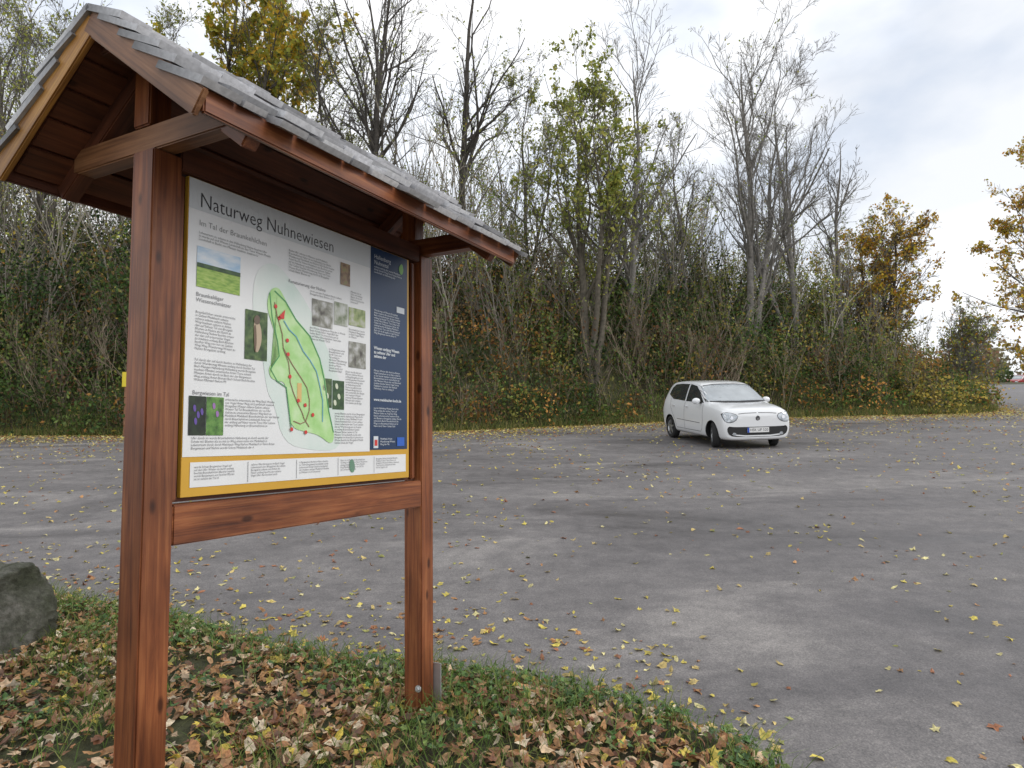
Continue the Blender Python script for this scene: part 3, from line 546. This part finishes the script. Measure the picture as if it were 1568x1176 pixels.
# ------------------------------------------------------------------ car
PAINT = simple("white_car_paint", (.78,.79,.80), .25, 0, .5, .8, .01); GLASS = simple("car_glass", (.03,.036,.042), .04, .1, .9, .5); WSCR = simple("windscreen_sky_tint", (.36,.39,.41), .06, .6, .9, .6, .15, 3); BLACK = simple("black_plastic", (.015,.015,.016), .45); RUB = simple("tyre_rubber", (.018,.018,.018), .8)  # pale windscreen base colour has the sky's reflection painted in
ALLOY = simple("alloy_wheel", (.42,.43,.44), .3, .8); CHROME = simple("chrome", (.7,.7,.72), .12, 1.); LAMP = simple("headlamp_lens", (.42,.45,.48), .08, .3, .8, 1., .45, 14); PLATE = simple("number_plate", (.75,.75,.74), .4); BLUEP = simple("plate_blue", (.02,.08,.45), .4); SEAM = simple("panel_gap", (.04,.04,.045), .7)
TAIL = simple("tail_lamp_red", (.35,.01,.01), .15)
ST = [(0,.25,.67,.73,.66,.72,.64,.52),(.025,.21,.75,.83,.74,.79,.73,.64),(.09,.19,.81,.90,.775,.815,.77,.69),(.22,.18,.85,.94,.795,.825,.785,.72),(.50,.18,.89,.985,.80,.825,.79,.73),(.75,.18,.91,1.015,.80,.825,.79,.735),(.88,.18,.925,1.04,.80,.825,.79,.735),
      (1.15,.18,.94,1.22,.80,.825,.79,.70),(1.45,.18,.95,1.385,.80,.825,.79,.66),(1.62,.18,.955,1.46,.80,.825,.79,.635),(2.0,.18,.965,1.505,.80,.825,.79,.63),(2.55,.18,.98,1.51,.80,.825,.79,.625),(3.1,.18,1.0,1.485,.80,.825,.785,.615),
      (3.36,.2,1.01,1.44,.79,.82,.775,.60),(3.50,.22,1.0,1.25,.77,.80,.75,.62),(3.57,.25,.92,1.02,.74,.78,.72,.60),(3.6,.3,.74,.82,.66,.70,.63,.5)]
def car_body():
    V = []; rings = []
    for (x, zb, zbelt, zt, wb, wm, wbe, wt) in ST:
        h = [(0, zb), (wb*.88, zb), (wb, zb+.06), (wm, (zb+zbelt)*.5-.04), (wm, zbelt-.14), (wbe, zbelt), ((wbe+wt)/2+.012, (zbelt+zt-.06)/2), (wt, zt-.05), (wt*.9, zt-.01), (wt*.45, zt), (0, zt)]
        ring = [(1.8-x, y, z) for y, z in h]+[(1.8-x, -y, z) for y, z in h[-2:0:-1]]
        rings.append(list(range(len(V), len(V)+len(ring)))); V += ring
    n = len(rings[0]); F = [(rings[i][j], rings[i][(j+1) % n], rings[i+1][(j+1) % n], rings[i+1][j]) for i in range(len(rings)-1) for j in range(n)]
    for rg, s in ((rings[0], 1), (rings[-1], -1)):
        half = n//2
        for j in range(0, half):
            a, b, c, d = rg[j], rg[j+1], rg[(n-j-1) % n], rg[(n-j) % n]
            f = [a, b, c, d] if len({a, b, c, d}) == 4 else [q for k, q in enumerate([a, b, c, d]) if q not in [a, b, c, d][:k]]
            if len(f) >= 3: F.append(tuple(f if s < 0 else f[::-1]))
    me = bpy.data.meshes.new("body"); me.from_pydata(V, [], F); bm = bmesh.new(); bm.from_mesh(me); bmesh.ops.recalc_face_normals(bm, faces=bm.faces); bm.to_mesh(me); bm.free()
    me.materials.append(PAINT); me.materials.append(BLACK); o = bpy.data.objects.new("body", me); link(o)
    m = o.modifiers.new("s", 'SUBSURF'); m.levels = 3; m.render_levels = 3
    cut = []
    for x in (.60, 3.02):
        bm = bmesh.new(); bmesh.ops.create_cone(bm, cap_ends=True, segments=48, radius1=.335, radius2=.335, depth=3); c = bpy.data.meshes.new("c"); bm.to_mesh(c); bm.free(); c.materials.append(PAINT); c.materials.append(BLACK)
        for p in c.polygons: p.material_index = 1
        oc = bpy.data.objects.new("c", c); link(oc); oc.rotation_euler = (R(90), 0, 0); oc.location = (1.8-x, 0, .29); cut.append(oc); b = o.modifiers.new("b", 'BOOLEAN'); b.operation = 'DIFFERENCE'; b.object = oc; b.solver = 'EXACT'
    dg = bpy.context.evaluated_depsgraph_get(); dg.update(); res = bpy.data.meshes.new_from_object(o.evaluated_get(dg)); res.name = "car_body"
    for q in cut+[o]: bpy.data.objects.remove(q)
    for p in res.polygons: p.use_smooth = True
    res.set_sharp_from_angle(angle=R(45)); return res
BODY = car_body(); BVH = BVHTree.FromPolygons([v.co.copy() for v in BODY.vertices], [tuple(p.vertices) for p in BODY.polygons])
def decal(name, pts, mode, mat, parent, off=.004, side=1, step=.05):
    bm = bmesh.new(); bm.faces.new([bm.verts.new((a, b, 0)) for a, b in pts]); A = [p[0] for p in pts]; B = [p[1] for p in pts]
    for ax, lo, hi in ((0, min(A), max(A)), (1, min(B), max(B))):
        q = math.floor(lo/step)*step+step*.5
        while q < hi:
            co = [0, 0, 0]; no = [0, 0, 0]; co[ax] = q; no[ax] = 1; bmesh.ops.bisect_plane(bm, geom=list(bm.verts)+list(bm.edges)+list(bm.faces), plane_co=co, plane_no=no); q += step
    bmesh.ops.triangulate(bm, faces=bm.faces)
    for v in bm.verts:
        a, b = v.co.x, v.co.y
        if mode == 'side': o, d = Vector((1.8-a, side*2, b)), Vector((0, -side, 0))
        elif mode == 'front': o, d = Vector((4, a, b)), Vector((-1, 0, 0))
        else: o, d = Vector((1.8-a, b, 3)), Vector((0, 0, -1))
        loc, n, i, ds = BVH.ray_cast(o, d)
        if loc is None: loc, n, i, ds = BVH.find_nearest(o+d*2.3)
        if n.dot(d) > 0: n = -n
        v.co = loc+n*off
    me = bpy.data.meshes.new(name); bm.to_mesh(me); bm.free(); me.materials.append(mat)
    for p in me.polygons: p.use_smooth = True
    return link(bpy.data.objects.new(name, me), parent)
def spts(pts, it=1): return smoothpts(pts, it)
def line(name, pts, w, mode, mat, parent, side=1):
    L = []; Rr = []
    for i, p in enumerate(pts):
        d = (Vector(pts[min(i+1, len(pts)-1)])-Vector(pts[max(i-1, 0)])).normalized(); n = Vector((-d.y, d.x))*w/2; L.append((p[0]+n.x, p[1]+n.y)); Rr.append((p[0]-n.x, p[1]-n.y))
    decal(name, L+Rr[::-1], mode, mat, parent, .003, side)
def wheel(parent, x, side, steer=0):
    e = bpy.data.objects.new("wheel", None); link(e, parent); e.location = (1.8-x, side*.715, .29); e.rotation_euler = (0, 0, steer)
    prof = [(.19,.075),(.20,.088),(.255,.092),(.28,.075),(.289,.05),(.289,-.05),(.28,-.075),(.2,-.088),(.19,-.07)]; S = 40; V = []; F = []
    for i in range(S):
        a = i*2*math.pi/S
        for r, y in prof: V.append((r*math.cos(a), y*side, r*math.sin(a)))
    n = len(prof)
    for i in range(S):
        for j in range(n-1): F.append((i*n+j, i*n+j+1, ((i+1) % S)*n+j+1, ((i+1) % S)*n+j))
    np_mesh("tyre", V, F, RUB, smooth=True, parent=e)
    prof = [(.195,.08),(.185,.07),(.178,.03)]; V = []; F = []
    for i in range(S):
        a = i*2*math.pi/S
        for r, y in prof: V.append((r*math.cos(a), y*side, r*math.sin(a)))
    for i in range(S):
        for j in range(2): F.append((i*3+j, i*3+j+1, ((i+1) % S)*3+j+1, ((i+1) % S)*3+j))
    np_mesh("rim", V, F, ALLOY, smooth=True, parent=e)
    cyl("brake_drum", (0, side*.01, 0), .178, .03, 'y', BLACK, e, 32); cyl("hub", (0, side*.06, 0), .045, .04, 'y', ALLOY, e, 20)
    for k in range(5):
        a = k*2*math.pi/5+.3; c, s = math.cos(a), math.sin(a)
        beam("spoke_%d" % k, (c*.03, side*.062, s*.03), (c*.188, side*.07, s*.188), .022, .045, ALLOY, side=(0, 1, 0), bev=.004, parent=e)
def build_car(name, F, fx, paint=None, steer=R(-20), plate=True):
    e = empty(name); up = Vector((0, -SL, 1)).normalized(); f = Vector((*fx, 0)); f = (f-f.dot(up)*up).normalized(); l = up.cross(f); c = Vector((F[0], F[1], 0))-Vector((fx[0], fx[1], 0))*1.8; c.z = float(plane(np.array(c.y)))+.004
    Mx = Matrix((f, l, up)).transposed().to_4x4(); Mx.translation = c; e.matrix_world = Mx
    bm_ = BODY if paint is None else BODY.copy()
    if paint: bm_.materials[0] = paint
    link(bpy.data.objects.new("body", bm_), e)
    decal("windscreen_surround", [(-.75,1.028),(-.4,1.012),(0,1.008),(.4,1.012),(.75,1.028),(.70,1.22),(.645,1.395),(.3,1.43),(0,1.435),(-.3,1.43),(-.645,1.395),(-.70,1.22)], 'front', BLACK, e, .003)
    decal("windscreen", [(-.725,1.05),(-.4,1.036),(0,1.032),(.4,1.036),(.725,1.05),(.682,1.22),(.628,1.38),(.3,1.412),(0,1.417),(-.3,1.412),(-.628,1.38),(-.682,1.22)], 'front', WSCR, e, .006)
    for s in (1, -1):
        decal("front_side_window", [(1.08,1.0),(1.30,1.15),(1.55,1.31),(1.70,1.385),(2.06,1.425),(2.06,1.005)], 'side', GLASS, e, side=s)
        decal("rear_side_window", [(2.13,1.008),(2.13,1.425),(2.6,1.425),(3.0,1.40),(3.17,1.30),(3.20,1.14),(2.85,1.03)], 'side', GLASS, e, side=s)
        decal("headlamp", spts([(s*.46,.77),(s*.49,.665),(s*.60,.595),(s*.76,.60),(s*.80,.70),(s*.79,.82),(s*.66,.83)]), 'front', SEAM, e, .003)
        decal("headlamp_glass", spts([(s*.472,.763),(s*.50,.672),(s*.605,.607),(s*.75,.612),(s*.788,.70),(s*.778,.808),(s*.66,.818)]), 'front', LAMP, e, .007)
        decal("headlamp_reflector", [(s*.62+.04*math.cos(q*.5236), .705+.04*math.sin(q*.5236)) for q in range(12)], 'front', CHROME, e, .011)
        decal("fog_light", spts([(s*.52,.37),(s*.60,.385),(s*.60,.32),(s*.52,.31)]), 'front', LAMP, e, .012)
        line("door_gap_front", [(1.08,.97),(1.06,.8),(1.05,.6),(1.10,.40),(1.18,.32)], .009, 'side', SEAM, e, s); line("door_gap_mid", [(2.095,.99),(2.10,.7),(2.09,.33)], .009, 'side', SEAM, e, s)
        line("door_gap_rear", [(3.0,1.06),(2.97,.85),(2.82,.66),(2.66,.5),(2.60,.33)], .009, 'side', SEAM, e, s); line("sill_gap", [(1.2,.32),(2.6,.32)], .009, 'side', SEAM, e, s)
        line("side_moulding", [(1.2,.52),(2.55,.54)], .012, 'side', SEAM, e, s)
        decal("tail_light", [(3.42,1.10),(3.55,1.08),(3.57,.82),(3.46,.80)], 'side', TAIL, e, side=s)
        for hx in (1.95, 2.75): beam("door_handle", (1.8-hx-.08, s*.828, .875), (1.8-hx+.08, s*.828, .875), .025, .025, paint or PAINT, side=(0, 1, 0), bev=.008, parent=e)
        bm = bmesh.new(); bmesh.ops.create_icosphere(bm, subdivisions=3, radius=1)
        for v in bm.verts: v.co = Vector((v.co.x*.06*(1 if v.co.x > 0 else .5), v.co.y*.105, v.co.z*.075))
        me = bpy.data.meshes.new("mirror"); bm.to_mesh(me); bm.free(); me.materials.append(paint or PAINT)
        for p in me.polygons: p.use_smooth = True
        o = bpy.data.objects.new("wing_mirror", me); link(o, e); o.location = (1.8-1.22, s*.90, 1.04)
        beam("mirror_stalk", (1.8-1.20, s*.77, .985), (1.8-1.22, s*.87, 1.01), .05, .03, BLACK, bev=.006, parent=e)
        line("bonnet_gap", [(s*.02,.81),(s*.3,.805),(s*.46,.79)], .012, 'front', SEAM, e)
        wheel(e, .60, s, steer); wheel(e, 3.02, s)
        beam("wiper_%d" % (s+1), (1.8-.90, s*.1+.1, 1.05), (1.8-1.0, s*.1-.32, 1.12), .012, .012, BLACK, bev=.002, parent=e)
    decal("lower_grille", spts([(-.70,.52),(-.60,.505),(-.36,.50),(.36,.50),(.60,.505),(.70,.52),(.735,.43),(.67,.31),(.46,.275),(-.46,.275),(-.67,.31),(-.735,.43)]), 'front', BLACK, e, .004)
    decal("bumper_lip", spts([(-.62,.345),(-.3,.315),(.3,.315),(.62,.345),(.58,.315),(.3,.285),(-.3,.285),(-.58,.315)], 0), 'front', paint or PAINT, e, .010)
    cyl("badge", (1.8-.015, 0, .69), .065, .02, 'x', CHROME, e, 32); cyl("badge_centre", (1.8-.008, 0, .69), .053, .02, 'x', SEAM, e, 32)
    for k, (a, b) in enumerate((((-.033, .033), (-.012, -.038)), ((-.012, -.038), (0, .0)), ((0, 0), (.012, -.038)), ((.012, -.038), (.033, .033)))): beam("badge_mark_%d" % k, (1.8+.004, a[0], .69+a[1]), (1.8+.004, b[0], .69+b[1]), .006, .012, CHROME, side=(1, 0, 0), bev=0, parent=e)
    if plate:
        beam("number_plate", (1.8+.016, -.26, .43), (1.8+.016, .26, .43), .008, .11, PLATE, side=(1, 0, 0), bev=.001, parent=e)
        beam("plate_band", (1.8+.0205, -.26, .43), (1.8+.0205, -.215, .43), .003, .108, BLUEP, side=(1, 0, 0), bev=0, parent=e)
        cu = bpy.data.curves.new("plate_text", 'FONT'); cu.body = "HSK UP 520"; cu.size = .085; cu.align_x = 'CENTER'; cu.align_y = 'CENTER'; cu.materials.append(SEAM)
        o = bpy.data.objects.new("plate_text", cu); link(o, e); o.matrix_local = Matrix(((0, 0, 1, 1.8+.0215), (1, 0, 0, .02), (0, 1, 0, .43), (0, 0, 0, 1))); 
    return e
build_car("parked_car", (5.47, 15.3), (.165, -.9863))
build_car("parked_car", (58.5, 80), (-.9, -.43), simple("red_car_paint", (.4,.03,.03), .3, coat=.7), 0, False)

# trail marker
MK = empty("yellow_marker_post", (-11.75, 20.7, float(SL*20.7)))
beam("post", (0, 0, 0), (0, 0, 1.9), .06, .06, WOODL, parent=MK); beam("plate", (0, -.04, 1.5), (0, -.04, 1.95), .2, .01, simple("yellow_sign_paint", (.7,.55,.03), .5), parent=MK, bev=.001)

# ------------------------------------------------------------------ world, sun, camera
w = bpy.data.worlds.new("World"); scene.world = w; t = NT(w)
out = t.n("ShaderNodeOutputWorld"); bg = t.n("ShaderNodeBackground", i_Strength=.1); sky = t.n("ShaderNodeTexSky", sky_type='NISHITA', sun_disc=False)
AZ, EL = R(105), R(34); sky.sun_elevation = EL; sky.sun_rotation = AZ; sky.air_density = 1.; sky.dust_density = 2.
tc = t.n("ShaderNodeTexCoord"); mp = t.n("ShaderNodeMapping"); mp.inputs["Scale"].default_value = (1, 1, 2.0); mp.inputs["Location"].default_value = (.35, .1, .2); t.l(tc.outputs["Generated"], mp.inputs[0])
no = t.n("ShaderNodeTexNoise", i_Scale=2.0, i_Detail=6., i_Roughness=.5, i_Distortion=.2); t.l(mp.outputs[0], no.inputs[0])
cov = t.ramp(no.outputs[0], [(.38, (.72,.72,.72)), (.52, (1,1,1))]); n2 = t.n("ShaderNodeTexNoise", i_Scale=3.4, i_Detail=6., i_Roughness=.5); t.l(mp.outputs[0], n2.inputs[0])
cl = t.ramp(n2.outputs[0], [(.34, (.74,.79,.87)), (.46, (.90,.92,.95)), (.54, (1,1,1))]); cl = t.mix(1., cl, (12.5, 12.6, 12.8), 'MULTIPLY')
t.l(t.mix(cov, sky.outputs[0], cl), bg.inputs[0]); t.l(bg.outputs[0], out.inputs[0])
sd = bpy.data.lights.new("sun", 'SUN'); sd.energy = 1.2; sd.angle = R(18); sd.color = (1, .96, .9); so = bpy.data.objects.new("sun", sd); link(so)
dv = Vector((math.sin(AZ)*math.cos(EL), math.cos(AZ)*math.cos(EL), math.sin(EL))); so.rotation_euler = dv.to_track_quat('Z', 'Y').to_euler(); so.location = dv*50
cd = bpy.data.cameras.new("camera"); cd.sensor_width = 36; cd.lens = 24; cd.clip_end = 3000; cd.clip_start = .05; co = bpy.data.objects.new("camera", cd); link(co)
Mx = Matrix.Rotation(R(90+4.75), 4, 'X') @ Matrix.Rotation(R(-.75), 4, 'Z'); Mx.translation = (0, 0, ZC); co.matrix_world = Mx; scene.camera = co
scene.view_settings.view_transform = 'Standard'; scene.view_settings.look = 'None'; scene.view_settings.exposure = 0
